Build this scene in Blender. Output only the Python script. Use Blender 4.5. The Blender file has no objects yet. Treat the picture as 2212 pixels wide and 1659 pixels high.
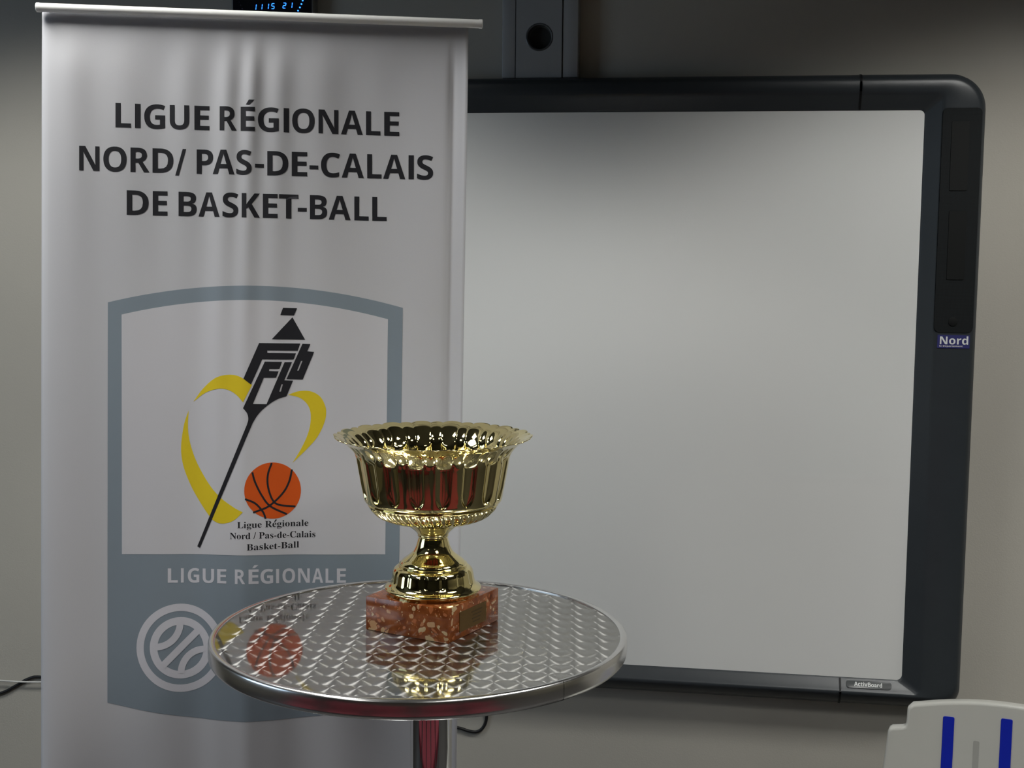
import bpy, bmesh, math, random
from mathutils import Vector, Matrix

random.seed(7)
PI = math.pi
scene = bpy.context.scene
COL = scene.collection

# ------------------------------------------------------------------ camera
cam_d = bpy.data.cameras.new('camera')
cam_d.sensor_width = 36.0
cam_d.lens = 2927.3 / 2212 * 36.0
cam_d.clip_start = 0.02
cam = bpy.data.objects.new('camera', cam_d)
COL.objects.link(cam)
_r = Vector((0.98766, 0.15651, 0.0082)).normalized()
_f = Vector((-0.15573, 0.98174, -0.10918)).normalized()
_r = (_r - _f * _r.dot(_f)).normalized()
_u = _r.cross(_f)
cam.matrix_world = Matrix(((_r.x, _u.x, -_f.x, -0.3844), (_r.y, _u.y, -_f.y, -2.8844),
                           (_r.z, _u.z, -_f.z, 1.6707), (0, 0, 0, 1)))
scene.camera = cam

# ------------------------------------------------------------------ world, exposure
world = bpy.data.worlds.new('world')
scene.world = world
world.use_nodes = True
wbg = world.node_tree.nodes['Background']
wbg.inputs[0].default_value = (0.62, 0.80, 1.0, 1)
wbg.inputs[1].default_value = 3.4
scene.view_settings.view_transform = 'Standard'
scene.view_settings.look = 'None'
scene.view_settings.gamma = 1.0
scene.view_settings.use_curve_mapping = False
scene.view_settings.exposure = 0.0

LAMP_STRENGTH = (31.0, 13.0, 8.0)   # radiance of the louvred panels, row by row (the rear rows are dimmed)
LAMP_COLOR = (1.0, 0.995, 0.95)
LAMP_CUTOFF = (1.45, 1.95)      # the louvres fade the light out between these slopes (tangent from straight down)
CEIL = 2.70
LAMP_COLUMNS = (-1.76, 0.40, 2.56)
LAMP_ROWS = (-1.15, -2.40, -3.65)


# ------------------------------------------------------------------ materials
def new_mat(name):
    m = bpy.data.materials.new(name)
    m.use_nodes = True
    return m, m.node_tree.nodes, m.node_tree.links, m.node_tree.nodes['Principled BSDF']


def mat(name, col, rough=0.5, metal=0.0, var=0.06, scale=30.0, bump=0.0, bscale=200.0, spec=0.5, coat=0.0):
    """plain procedural material: base colour with a little noise variation and optional fine relief"""
    m, n, l, p = new_mat(name)
    tc = n.new('ShaderNodeTexCoord')
    nz = n.new('ShaderNodeTexNoise')
    nz.inputs['Scale'].default_value = scale
    nz.inputs['Detail'].default_value = 4
    l.new(tc.outputs['Object'], nz.inputs['Vector'])
    mx = n.new('ShaderNodeMix')
    mx.data_type = 'RGBA'
    mx.inputs[6].default_value = tuple(max(0, c * (1 - var)) for c in col) + (1,)
    mx.inputs[7].default_value = tuple(min(1, c * (1 + var)) for c in col) + (1,)
    l.new(nz.outputs['Fac'], mx.inputs[0])
    l.new(mx.outputs[2], p.inputs['Base Color'])
    p.inputs['Roughness'].default_value = rough
    p.inputs['Metallic'].default_value = metal
    p.inputs['Specular IOR Level'].default_value = spec
    p.inputs['Coat Weight'].default_value = coat
    if bump:
        n2 = n.new('ShaderNodeTexNoise')
        n2.inputs['Scale'].default_value = bscale
        n2.inputs['Detail'].default_value = 3
        l.new(tc.outputs['Object'], n2.inputs['Vector'])
        b = n.new('ShaderNodeBump')
        b.inputs['Strength'].default_value = bump
        b.inputs['Distance'].default_value = 0.002
        l.new(n2.outputs['Fac'], b.inputs['Height'])
        l.new(b.outputs['Normal'], p.inputs['Normal'])
    return m


def emit(name, col, s):
    m, n, l, p = new_mat(name)
    p.inputs['Base Color'].default_value = (0.02, 0.02, 0.02, 1)
    p.inputs['Emission Color'].default_value = col + (1,)
    p.inputs['Emission Strength'].default_value = s
    return m


def marble_mat():
    """polished red breccia marble: cream and salmon clasts in a rust-brown matrix"""
    m, n, l, p = new_mat('breccia_marble')
    tc = n.new('ShaderNodeTexCoord')
    warp = n.new('ShaderNodeTexNoise')
    warp.inputs['Scale'].default_value = 45
    l.new(tc.outputs['Object'], warp.inputs['Vector'])
    wm = n.new('ShaderNodeVectorMath'); wm.operation = 'MULTIPLY_ADD'
    l.new(warp.outputs['Color'], wm.inputs[0])
    wm.inputs[1].default_value = (0.022, 0.022, 0.022)
    l.new(tc.outputs['Object'], wm.inputs[2])
    base = None
    prev = None
    nz = n.new('ShaderNodeTexNoise'); nz.inputs['Scale'].default_value = 60; nz.inputs['Detail'].default_value = 6
    l.new(tc.outputs['Object'], nz.inputs['Vector'])
    cr = n.new('ShaderNodeValToRGB')
    e = cr.color_ramp.elements
    e[0].position = 0.3; e[0].color = (0.10, 0.023, 0.007, 1)
    e[1].position = 0.7; e[1].color = (0.22, 0.064, 0.016, 1)
    l.new(nz.outputs['Fac'], cr.inputs[0])
    prev = cr.outputs[0]
    for k, (sc, lo, hi, seedv) in enumerate(((62, 0.30, 0.33, 0.0), (120, 0.27, 0.31, 3.1), (300, 0.20, 0.26, 7.7))):
        add = n.new('ShaderNodeVectorMath'); add.operation = 'ADD'
        l.new(wm.outputs[0], add.inputs[0]); add.inputs[1].default_value = (seedv, seedv, seedv)
        vo = n.new('ShaderNodeTexVoronoi'); vo.inputs['Scale'].default_value = sc
        vo.inputs['Randomness'].default_value = 1.0
        l.new(add.outputs[0], vo.inputs['Vector'])
        sep = n.new('ShaderNodeSeparateColor'); l.new(vo.outputs['Color'], sep.inputs[0])
        # a clast: inside a cell's core, and only in some of the cells
        mr = n.new('ShaderNodeMapRange')
        mr.inputs['From Min'].default_value = hi + 0.10; mr.inputs['From Max'].default_value = lo + 0.10
        l.new(vo.outputs['Distance'], mr.inputs['Value'])
        gt = n.new('ShaderNodeMath'); gt.operation = 'GREATER_THAN'; gt.inputs[1].default_value = (0.62, 0.66, 0.82)[k]
        l.new(sep.outputs[0], gt.inputs[0])
        mu = n.new('ShaderNodeMath'); mu.operation = 'MULTIPLY'
        l.new(mr.outputs[0], mu.inputs[0]); l.new(gt.outputs[0], mu.inputs[1])
        c2 = n.new('ShaderNodeValToRGB'); c2.color_ramp.interpolation = 'LINEAR'
        ee = c2.color_ramp.elements
        ee[0].position = 0.0; ee[0].color = (0.33, 0.12, 0.05, 1)
        ee[1].position = 1.0; ee[1].color = (0.42, 0.32, 0.18, 1)
        x = ee.new(0.45); x.color = (0.30, 0.09, 0.03, 1)
        x = ee.new(0.7); x.color = (0.38, 0.22, 0.11, 1)
        l.new(sep.outputs[1], c2.inputs[0])
        mx = n.new('ShaderNodeMix'); mx.data_type = 'RGBA'
        l.new(mu.outputs[0], mx.inputs[0]); l.new(prev, mx.inputs[6]); l.new(c2.outputs[0], mx.inputs[7])
        prev = mx.outputs[2]
    l.new(prev, p.inputs['Base Color'])
    p.inputs['Roughness'].default_value = 0.12
    return m


def swirl_mat():
    """engine-turned stainless sheet: overlapping circular brush marks on a square lattice"""
    m, n, l, p = new_mat('swirl_steel')
    n.remove(p)
    out = n['Material Output']
    tc = n.new('ShaderNodeTexCoord')
    rot = n.new('ShaderNodeVectorRotate'); rot.rotation_type = 'Z_AXIS'
    rot.inputs['Angle'].default_value = math.radians(-6.5)
    l.new(tc.outputs['Object'], rot.inputs['Vector'])
    sc = n.new('ShaderNodeVectorMath'); sc.operation = 'MULTIPLY'
    sc.inputs[1].default_value = (1 / 0.0345, 1 / 0.0345, 0)
    l.new(rot.outputs[0], sc.inputs[0])
    fr = n.new('ShaderNodeVectorMath'); fr.operation = 'FRACTION'
    l.new(sc.outputs[0], fr.inputs[0])
    # each round brush mark is half covered by the next ones: its centre sits off the middle of what stays visible
    ce = n.new('ShaderNodeVectorMath'); ce.operation = 'SUBTRACT'; ce.inputs[1].default_value = (0.5, 0.70, 0)
    l.new(fr.outputs[0], ce.inputs[0])
    # rough across the circular scratches (along the radius), smooth along them
    vr = n.new('ShaderNodeVectorRotate'); vr.rotation_type = 'Z_AXIS'
    vr.inputs['Angle'].default_value = math.radians(90 + 6.5)
    l.new(ce.outputs[0], vr.inputs['Vector'])
    nm = n.new('ShaderNodeVectorMath'); nm.operation = 'NORMALIZE'
    l.new(vr.outputs[0], nm.inputs[0])
    an = n.new('ShaderNodeBsdfAnisotropic')
    an.inputs['Color'].default_value = (0.46, 0.455, 0.44, 1)
    an.inputs['Roughness'].default_value = 0.37
    an.inputs['Anisotropy'].default_value = 0.71
    l.new(nm.outputs[0], an.inputs['Tangent'])
    gl = n.new('ShaderNodeBsdfAnisotropic')
    gl.inputs['Color'].default_value = (0.60, 0.595, 0.57, 1)
    gl.inputs['Roughness'].default_value = 0.045
    mx = n.new('ShaderNodeMixShader'); mx.inputs[0].default_value = 0.58
    l.new(an.outputs[0], mx.inputs[1]); l.new(gl.outputs[0], mx.inputs[2])
    l.new(mx.outputs[0], out.inputs['Surface'])
    return m


def mesh_grille_mat():
    m, n, l, p = new_mat('grille_mesh')
    tc = n.new('ShaderNodeTexCoord')
    vo = n.new('ShaderNodeTexVoronoi'); vo.inputs['Scale'].default_value = 420; vo.inputs['Randomness'].default_value = 0
    l.new(tc.outputs['Object'], vo.inputs['Vector'])
    b = n.new('ShaderNodeBump'); b.inputs['Strength'].default_value = 0.5; b.inputs['Distance'].default_value = 0.001
    l.new(vo.outputs['Distance'], b.inputs['Height']); l.new(b.outputs['Normal'], p.inputs['Normal'])
    p.inputs['Base Color'].default_value = (0.009, 0.011, 0.012, 1)
    p.inputs['Roughness'].default_value = 0.7
    p.inputs['Specular IOR Level'].default_value = 0.2
    return m


M = {
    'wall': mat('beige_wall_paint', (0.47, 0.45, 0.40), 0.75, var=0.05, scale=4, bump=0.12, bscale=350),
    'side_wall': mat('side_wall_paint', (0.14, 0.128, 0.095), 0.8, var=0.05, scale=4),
    'ceiling': mat('ceiling_tile', (0.16, 0.157, 0.142), 0.9, bump=0.3, bscale=90),
    'floor': mat('dark_floor', (0.035, 0.033, 0.032), 0.5, scale=12),
    'white_panel': mat('board_surface', (0.76, 0.765, 0.755), 0.42, var=0.015, scale=6, spec=0.3),
    'frame': mat('anthracite_plastic', (0.032, 0.038, 0.044), 0.34, var=0.08, bump=0.08, bscale=900),
    'frame_dark': mat('joint_black', (0.012, 0.013, 0.015), 0.5),
    'badge': mat('badge_grey', (0.075, 0.08, 0.082), 0.35),
    'grille': mesh_grille_mat(),
    'cutout': mat('speaker_black', (0.005, 0.006, 0.006), 0.6, spec=0.25),
    'blue_sticker': mat('sticker_blue', (0.030, 0.032, 0.15), 0.45),
    'print_white': mat('print_white', (0.72, 0.74, 0.73), 0.5),
    'cloth': mat('banner_cloth', (0.485, 0.485, 0.51), 0.72, var=0.015, scale=8, bump=0.06, bscale=900, spec=0.25),
    'cloth_white': mat('print_paper_white', (0.53, 0.525, 0.555), 0.72, var=0.015, scale=8, spec=0.25),
    'ink_black': mat('ink_black', (0.012, 0.012, 0.016), 0.6, spec=0.3),
    'ink_grey': mat('ink_slate_grey', (0.205, 0.245, 0.285), 0.7, var=0.03, spec=0.25),
    'ink_pale': mat('ink_pale_grey', (0.56, 0.555, 0.60), 0.7, spec=0.25),
    'ink_yellow': mat('ink_yellow', (0.66, 0.50, 0.016), 0.7, spec=0.25),
    'ink_orange': mat('ink_orange', (0.60, 0.085, 0.006), 0.7, spec=0.25),
    'rail': mat('rail_satin_white', (0.86, 0.86, 0.84), 0.30, metal=0.0, var=0.02),
    'alu': mat('brushed_aluminium', (0.60, 0.60, 0.60), 0.30, metal=1.0, var=0.03, scale=60),
    'rim': mat('rim_aluminium', (0.78, 0.77, 0.76), 0.22, metal=1.0, var=0.03, scale=90),
    'chrome': mat('chrome', (0.80, 0.80, 0.81), 0.05, metal=1.0, var=0.01),
    'swirl': swirl_mat(),
    'gold': mat('polished_gold', (0.86, 0.74, 0.36), 0.055, metal=1.0, var=0.02, scale=40),
    'marble': marble_mat(),
    'brass': mat('plaque_brass', (0.15, 0.085, 0.024), 0.35, metal=0.7, var=0.12, scale=90),
    'engrave': mat('plaque_engraving', (0.07, 0.04, 0.012), 0.5, metal=0.4),
    'white_plastic': mat('white_plastic', (0.42, 0.42, 0.39), 0.30, var=0.02, coat=0.3),
    'groove_shade': mat('groove_shade', (0.29, 0.29, 0.27), 0.5, var=0.02),  # backrest plastic darkened to stand for the shade in its slots
    'blue_plastic': mat('blue_plastic', (0.004, 0.016, 0.33), 0.35, var=0.05),
    'pvc': mat('trunking_pvc', (0.36, 0.37, 0.38), 0.45, var=0.02),
    'hole_shade': mat('hole_shade', (0.03, 0.03, 0.028), 0.7),  # dark colour standing for the shade inside the trunking hole
    'clock_face': mat('clock_face', (0.006, 0.006, 0.012), 0.15),
    'clock_case': mat('clock_case', (0.30, 0.30, 0.30), 0.35, metal=0.6),
    'led': emit('led_blue', (0.025, 0.20, 1.0), 3.5),
    'led_off': mat('led_off', (0.012, 0.012, 0.03), 0.4),
    'black_cable': mat('black_cable', (0.008, 0.008, 0.009), 0.4),
    'white_cable': mat('white_cable', (0.6, 0.6, 0.58), 0.5),
    'red_fabric': mat('red_fabric', (0.11, 0.006, 0.014), 0.9, bump=0.3, bscale=500),
    'black_steel': mat('black_steel', (0.02, 0.02, 0.02), 0.4),
    'lamp_shade': mat('lamp_shade', (0.05, 0.05, 0.05), 0.5),
    'lamp_frame': mat('lamp_frame', (0.7, 0.7, 0.7), 0.4),
    'window_frame': mat('window_frame', (0.6, 0.6, 0.6), 0.5),
}


def pane_mat():
    m, n, l, p = new_mat('window_glass')
    n.remove(p)
    t = n.new('ShaderNodeBsdfTransparent')
    g = n.new('ShaderNodeBsdfGlossy'); g.inputs['Roughness'].default_value = 0.02
    x = n.new('ShaderNodeMixShader'); x.inputs[0].default_value = 0.08
    l.new(t.outputs[0], x.inputs[1]); l.new(g.outputs[0], x.inputs[2])
    l.new(x.outputs[0], n['Material Output'].inputs['Surface'])
    return m


M['pane'] = pane_mat()


# ------------------------------------------------------------------ object helpers
ORG = {}


def thing(name, label, cat, loc=(0, 0, 0), rotz=0.0, group=None):
    o = bpy.data.objects.new(name, None)
    o.empty_display_size = 0.05
    COL.objects.link(o)
    o.location = loc
    o.rotation_euler = (0, 0, rotz)
    o['label'] = label
    o['category'] = cat
    if group:
        o['group'] = group
    ORG[o] = Vector(loc)
    return o


def obj(name, bm, m, parent=None, smooth=True, angle=40):
    """one mesh object; vertices are given in world metres and kept relative to the thing's base"""
    org = ORG.get(parent, Vector((0, 0, 0))) if parent else Vector((0, 0, 0))
    me = bpy.data.meshes.new(name)
    for v in bm.verts:
        v.co -= org
    bm.normal_update()
    bm.to_mesh(me)
    bm.free()
    me.materials.append(M[m] if isinstance(m, str) else m)
    if smooth:
        me.polygons.foreach_set('use_smooth', [True] * len(me.polygons))
        try:
            me.set_sharp_from_angle(angle=math.radians(angle))
        except Exception:
            pass
    o = bpy.data.objects.new(name, me)
    COL.objects.link(o)
    if parent:
        o.parent = parent
    ORG[o] = org
    return o


def struct(o):
    o['kind'] = 'structure'
    return o


def tag(o, label, cat, group=None):
    o['label'] = label
    o['category'] = cat
    if group:
        o['group'] = group
    return o


def box(bm, lo, hi, bevel=0.0, seg=2, mtx=None):
    lo, hi = Vector(lo), Vector(hi)
    r = bmesh.ops.create_cube(bm, size=1)
    vs = r['verts']
    for v in vs:
        v.co = Vector(((lo.x + hi.x) / 2 + v.co.x * (hi.x - lo.x), (lo.y + hi.y) / 2 + v.co.y * (hi.y - lo.y),
                       (lo.z + hi.z) / 2 + v.co.z * (hi.z - lo.z)))
    if bevel:
        es = list({e for v in vs for e in v.link_edges})
        r2 = bmesh.ops.bevel(bm, geom=es, offset=bevel, segments=seg, profile=0.5, affect='EDGES')
        vs = list({v for f in r2['faces'] for v in f.verts} | {v for v in vs if v.is_valid})
    if mtx:
        bmesh.ops.transform(bm, matrix=mtx, verts=vs)
    return vs


def tube(bm, pts, rad, seg=12, cap=True):
    """round tube along a polyline; rad may be a number or a list"""
    pts = [Vector(p) for p in pts]
    n = len(pts)
    rads = rad if isinstance(rad, (list, tuple)) else [rad] * n
    rings = []
    up = None
    for i, p in enumerate(pts):
        t = (pts[min(i + 1, n - 1)] - pts[max(i - 1, 0)]).normalized()
        if up is None:
            a = Vector((0, 0, 1)) if abs(t.z) < 0.9 else Vector((1, 0, 0))
            up = (a - t * a.dot(t)).normalized()
        else:
            up = (up - t * up.dot(t)).normalized()
        s = t.cross(up)
        rings.append([bm.verts.new(p + (up * math.cos(k * 2 * PI / seg) + s * math.sin(k * 2 * PI / seg)) * rads[i])
                      for k in range(seg)])
    for a, b in zip(rings, rings[1:]):
        for k in range(seg):
            bm.faces.new((a[k], a[(k + 1) % seg], b[(k + 1) % seg], b[k]))
    if cap:
        bm.faces.new(list(reversed(rings[0])))
        bm.faces.new(rings[-1])
    bmesh.ops.recalc_face_normals(bm, faces=bm.faces[:])


def catmull(pts, sub=8, closed=False):
    out = []
    n = len(pts)
    P = [Vector(p) for p in pts]
    rng = n if closed else n - 1
    for i in range(rng):
        p0 = P[(i - 1) % n] if closed or i > 0 else P[0] * 2 - P[1]
        p1, p2 = P[i], P[(i + 1) % n]
        p3 = P[(i + 2) % n] if closed or i + 2 < n else P[n - 1] * 2 - P[n - 2]
        for k in range(sub):
            t = k / sub
            out.append(0.5 * ((2 * p1) + (p2 - p0) * t + (2 * p0 - 5 * p1 + 4 * p2 - p3) * t * t +
                              (3 * p1 - p0 - 3 * p2 + p3) * t ** 3))
    if not closed:
        out.append(P[-1])
    return out


def lathe(bm, prof, c, seg=96, fn=None, a0=0.0, a1=2 * PI, flip=False):
    """turn profile [(r,z)] about the vertical axis through c; fn(r,z,theta)->(r,z,theta) shapes flutes"""
    full = abs(a1 - a0 - 2 * PI) < 1e-6
    n = seg if full else seg + 1
    rings = []
    for r, z in prof:
        if r < 1e-6:
            rings.append([bm.verts.new((c[0], c[1], c[2] + z))])
            continue
        row = []
        for k in range(n):
            th = a0 + (a1 - a0) * k / seg
            rr, zz, tt = fn(r, z, th) if fn else (r, z, th)
            row.append(bm.verts.new((c[0] + rr * math.cos(tt), c[1] + rr * math.sin(tt), c[2] + zz)))
        rings.append(row)
    for a, b in zip(rings, rings[1:]):
        m = max(len(a), len(b))
        for k in range(m if full else m - 1):
            k2 = (k + 1) % m
            if len(a) == 1:
                bm.faces.new((a[0], b[k2], b[k]))
            elif len(b) == 1:
                bm.faces.new((a[k], a[k2], b[0]))
            else:
                bm.faces.new((a[k], a[k2], b[k2], b[k]))
    if not full and rings:
        for k in (0, n - 1):
            try:
                bm.faces.new([r[k] for r in rings])
            except ValueError:
                pass
    bmesh.ops.recalc_face_normals(bm, faces=bm.faces[:])


def rrect(l, r, b, t, rads, seg=8):
    """rounded rectangle, counter-clockwise from the bottom-right corner; rads = (br, tr, tl, bl)"""
    pts = []
    for (cx, cz, a), rad in zip(((r, b, -PI / 2), (r, t, 0), (l, t, PI / 2), (l, b, PI)), rads):
        sx = -1 if cx == r else 1
        sz = -1 if cz == t else 1
        ox, oz = cx + sx * rad, cz + sz * rad
        for k in range(seg + 1):
            th = a + k * PI / 2 / seg
            pts.append((ox + rad * math.cos(th), oz + rad * math.sin(th)))
    return pts


def loops_mesh(bm, loops, close_first=False, close_last=False):
    rows = [[bm.verts.new(p) for p in lp] for lp in loops]
    n = len(rows[0])
    for a, b in zip(rows, rows[1:]):
        for k in range(n):
            bm.faces.new((a[k], a[(k + 1) % n], b[(k + 1) % n], b[k]))
    if close_first:
        bm.faces.new(list(reversed(rows[0])))
    if close_last:
        bm.faces.new(rows[-1])
    bmesh.ops.recalc_face_normals(bm, faces=bm.faces[:])


# flat artwork: outlines (with holes) and letters filled in 2D --------------------------------
def curve_to_bm(cd):
    o = bpy.data.objects.new('tmp', cd)
    COL.objects.link(o)
    dg = bpy.context.evaluated_depsgraph_get()
    ev = o.evaluated_get(dg)
    me = ev.to_mesh()
    bm = bmesh.new()
    bm.from_mesh(me)
    ev.to_mesh_clear()
    bpy.data.objects.remove(o)
    return bm


def fill2d(outlines):
    cd = bpy.data.curves.new('tmp', 'CURVE')
    cd.dimensions = '2D'
    cd.fill_mode = 'BOTH'
    for pts in outlines:
        s = cd.splines.new('POLY')
        s.points.add(len(pts) - 1)
        for q, p in zip(s.points, pts):
            q.co = (p[0], p[1], 0, 1)
        s.use_cyclic_u = True
    bm = curve_to_bm(cd)
    bpy.data.curves.remove(cd)
    return bm


def sans(s):
    return ''.join(chr(0x1D5D4 + ord(c) - 65) if 'A' <= c <= 'Z' else chr(0x1D5EE + ord(c) - 97) if 'a' <= c <= 'z' else c for c in s)


def serif(s):
    return ''.join(chr(0x1D400 + ord(c) - 65) if 'A' <= c <= 'Z' else chr(0x1D41A + ord(c) - 97) if 'a' <= c <= 'z' else c for c in s)


def text2d(s, offset=0.0):
    cd = bpy.data.curves.new('tmp', 'FONT')
    cd.body = s
    cd.offset = offset
    cd.resolution_u = 4
    bm = curve_to_bm(cd)
    bpy.data.curves.remove(cd)
    return bm


_gl = {}


def glyph(ch):
    """bold capital, x scaled to 0..1 over its own width, y = 0 at the baseline and 1 at cap height"""
    if ch in _gl:
        return _gl[ch]
    if ch == 'I':
        vs, fs = [(0, 0), (1, 0), (1, 1), (0, 1)], [(0, 1, 2, 3)]
    elif ch == '-':
        vs, fs = [(0, .30), (1, .30), (1, .46), (0, .46)], [(0, 1, 2, 3)]
    elif ch == '/':
        vs, fs = [(0, -.10), (.32, -.10), (1, 1.0), (.68, 1.0)], [(0, 1, 2, 3)]
    else:
        base = 'E' if ch == '\u00c9' else ch
        bm = text2d(sans(base))
        xs = [v.co.x for v in bm.verts]
        x0, x1 = min(xs), max(xs)
        bm.verts.index_update()
        vs = [((v.co.x - x0) / (x1 - x0), v.co.y / 0.714) for v in bm.verts]
        fs = [tuple(v.index for v in f.verts) for f in bm.faces]
        bm.free()
        if ch == '\u00c9':
            k = len(vs)
            vs += [(.36, 1.09), (.62, 1.09), (.98, 1.30), (.58, 1.30)]
            fs.append((k, k + 1, k + 2, k + 3))
    _gl[ch] = (vs, fs)
    return _gl[ch]


def letter_row(bm, row, base, top, place):
    """row = [(char, x0, x1)], base/top = ((x,y),(x,y)) guide lines; place(x,y) -> 2D"""
    for ch, x0, x1 in row:
        vs, fs = glyph(ch)
        q = []
        for gx, gy in vs:
            x = x0 + gx * (x1 - x0)
            yb = base[0][1] + (base[1][1] - base[0][1]) * (x - base[0][0]) / (base[1][0] - base[0][0])
            yt = top[0][1] + (top[1][1] - top[0][1]) * (x - top[0][0]) / (top[1][0] - top[0][0])
            a = place(x, yb + gy * (yt - yb))
            q.append(bm.verts.new((a[0], a[1], 0)))
        for f in fs:
            try:
                bm.faces.new([q[i] for i in f])
            except ValueError:
                pass


# ================================================================== THE SETTING
WX0, WX1, WY0, WY1 = -3.7, 3.2, -5.9, 0.05


def plain(name, lo, hi, m):
    bm = bmesh.new()
    box(bm, lo, hi)
    return struct(obj(name, bm, m, smooth=False))


plain('wall_back', (WX0 - .1, WY1, 0), (WX1 + .1, WY1 + .12, CEIL), 'wall')
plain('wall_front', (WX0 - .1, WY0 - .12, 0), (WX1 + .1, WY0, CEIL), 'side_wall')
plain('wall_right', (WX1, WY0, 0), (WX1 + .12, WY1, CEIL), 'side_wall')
plain('floor', (WX0 - .1, WY0 - .12, -.1), (WX1 + .12, WY1 + .12, 0), 'floor')
plain('ceiling', (WX0 - .1, WY0 - .12, CEIL), (WX1 + .12, WY1 + .12, CEIL + .1), 'ceiling')
# left wall around a two-light window
WA, WB, WZ0, WZ1 = -2.9, -1.35, 0.95, 2.2
bm = bmesh.new()
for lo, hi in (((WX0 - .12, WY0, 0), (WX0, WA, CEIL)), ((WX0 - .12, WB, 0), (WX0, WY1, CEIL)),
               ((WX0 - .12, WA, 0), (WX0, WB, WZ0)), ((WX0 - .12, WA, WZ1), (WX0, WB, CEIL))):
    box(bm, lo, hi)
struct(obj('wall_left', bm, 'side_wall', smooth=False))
bm = bmesh.new()
ft = 0.05
for lo, hi in (((WX0 - .09, WA, WZ0), (WX0 - .02, WA + ft, WZ1)), ((WX0 - .09, WB - ft, WZ0), (WX0 - .02, WB, WZ1)),
               ((WX0 - .09, WA, WZ0), (WX0 - .02, WB, WZ0 + ft)), ((WX0 - .09, WA, WZ1 - ft), (WX0 - .02, WB, WZ1)),
               ((WX0 - .09, (WA + WB) / 2 - .03, WZ0), (WX0 - .02, (WA + WB) / 2 + .03, WZ1))):
    box(bm, lo, hi)
win = struct(obj('window_1', bm, 'window_frame', smooth=False))
for a, b in ((WA + ft, (WA + WB) / 2 - .03), ((WA + WB) / 2 + .03, WB - ft)):
    bm = bmesh.new()
    box(bm, (WX0 - .06, a, WZ0 + ft), (WX0 - .055, b, WZ1 - ft))
    obj('pane', bm, 'pane', win, smooth=False)
ld = bpy.data.lights.new('daylight', 'AREA')
ld.shape = 'RECTANGLE'
ld.size, ld.size_y = WZ1 - WZ0, WB - WA
ld.cycles.is_portal = True
lo_ = bpy.data.objects.new('daylight', ld)
lo_.matrix_world = Matrix.Translation((WX0 - .11, (WA + WB) / 2, (WZ0 + WZ1) / 2)) @ Matrix.Rotation(-PI / 2, 4, 'Y')
COL.objects.link(lo_)
lo_.parent = win


# ------------------------------------------------------------------ louvred ceiling lights
def lamp_data(strength):
    """square panel whose louvres cut the light off at flat angles, like a photometric file would"""
    d = bpy.data.lights.new('lamp', 'AREA')
    d.shape = 'SQUARE'
    d.size = 0.50
    d.energy = PI * d.size ** 2
    d.use_nodes = True
    n, l = d.node_tree.nodes, d.node_tree.links
    em = n['Emission']
    em.inputs['Color'].default_value = LAMP_COLOR + (1,)
    ge = n.new('ShaderNodeNewGeometry')
    dt = n.new('ShaderNodeVectorMath'); dt.operation = 'DOT_PRODUCT'
    l.new(ge.outputs['Incoming'], dt.inputs[0]); l.new(ge.outputs['Normal'], dt.inputs[1])
    ab = n.new('ShaderNodeMath'); ab.operation = 'ABSOLUTE'; l.new(dt.outputs['Value'], ab.inputs[0])
    mr = n.new('ShaderNodeMapRange'); mr.interpolation_type = 'SMOOTHSTEP'
    mr.inputs['From Min'].default_value = math.cos(math.atan(LAMP_CUTOFF[1]))
    mr.inputs['From Max'].default_value = math.cos(math.atan(LAMP_CUTOFF[0]))
    mr.inputs['To Max'].default_value = strength
    l.new(ab.outputs[0], mr.inputs['Value'])
    l.new(mr.outputs[0], em.inputs['Strength'])
    return d


def ceiling_light(x, y, label, lamp):
    t = thing('ceiling_light', label, 'light', (x, y, CEIL), 0, 'square louvred ceiling lights')
    s = .30
    z0, z1 = CEIL - .020, CEIL - .0005
    for lo, hi in (((x - s, y - s, z0), (x + s, y - s + .03, z1)), ((x - s, y + s - .03, z0), (x + s, y + s, z1)),
                   ((x - s, y - s + .03, z0), (x - s + .03, y + s - .03, z1)), ((x + s - .03, y - s + .03, z0), (x + s, y + s - .03, z1))):
        bm = bmesh.new()
        box(bm, lo, hi, .002, 1)
        obj('frame_bar', bm, 'lamp_frame', t, smooth=False)
    o = bpy.data.objects.new('lamp', lamp)
    o.location = (0, 0, -0.012)
    COL.objects.link(o)
    o.parent = t


for y, st, where in zip(LAMP_ROWS, LAMP_STRENGTH, ('nearest the whiteboard', 'in mid room', 'farthest from the whiteboard')):
    lamp = lamp_data(st)
    for x, side in zip(LAMP_COLUMNS, ('on the window side', 'in the middle column', 'farthest from the window')):
        ceiling_light(x, y, 'square ceiling light panel, row ' + where + ', ' + side, lamp)

# ================================================================== INTERACTIVE WHITEBOARD
BL, BR, BB, BT = -1.587, 0.0, 0.739, 1.929
board = thing('interactive_whiteboard', 'large white interactive board with a thick rounded anthracite frame on the wall',
              'whiteboard', (-0.79, 0.0, BB - .06))
bm = bmesh.new()
loops_mesh(bm, [[(x, y, z) for x, z in rrect(BL - .02, BR + .02, BB - .02, BT + .02, (.02,) * 4)] for y in (0.04, 0.0)],
           True, True)
obj('writing_surface', bm, 'white_panel', board, smooth=False)
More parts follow.
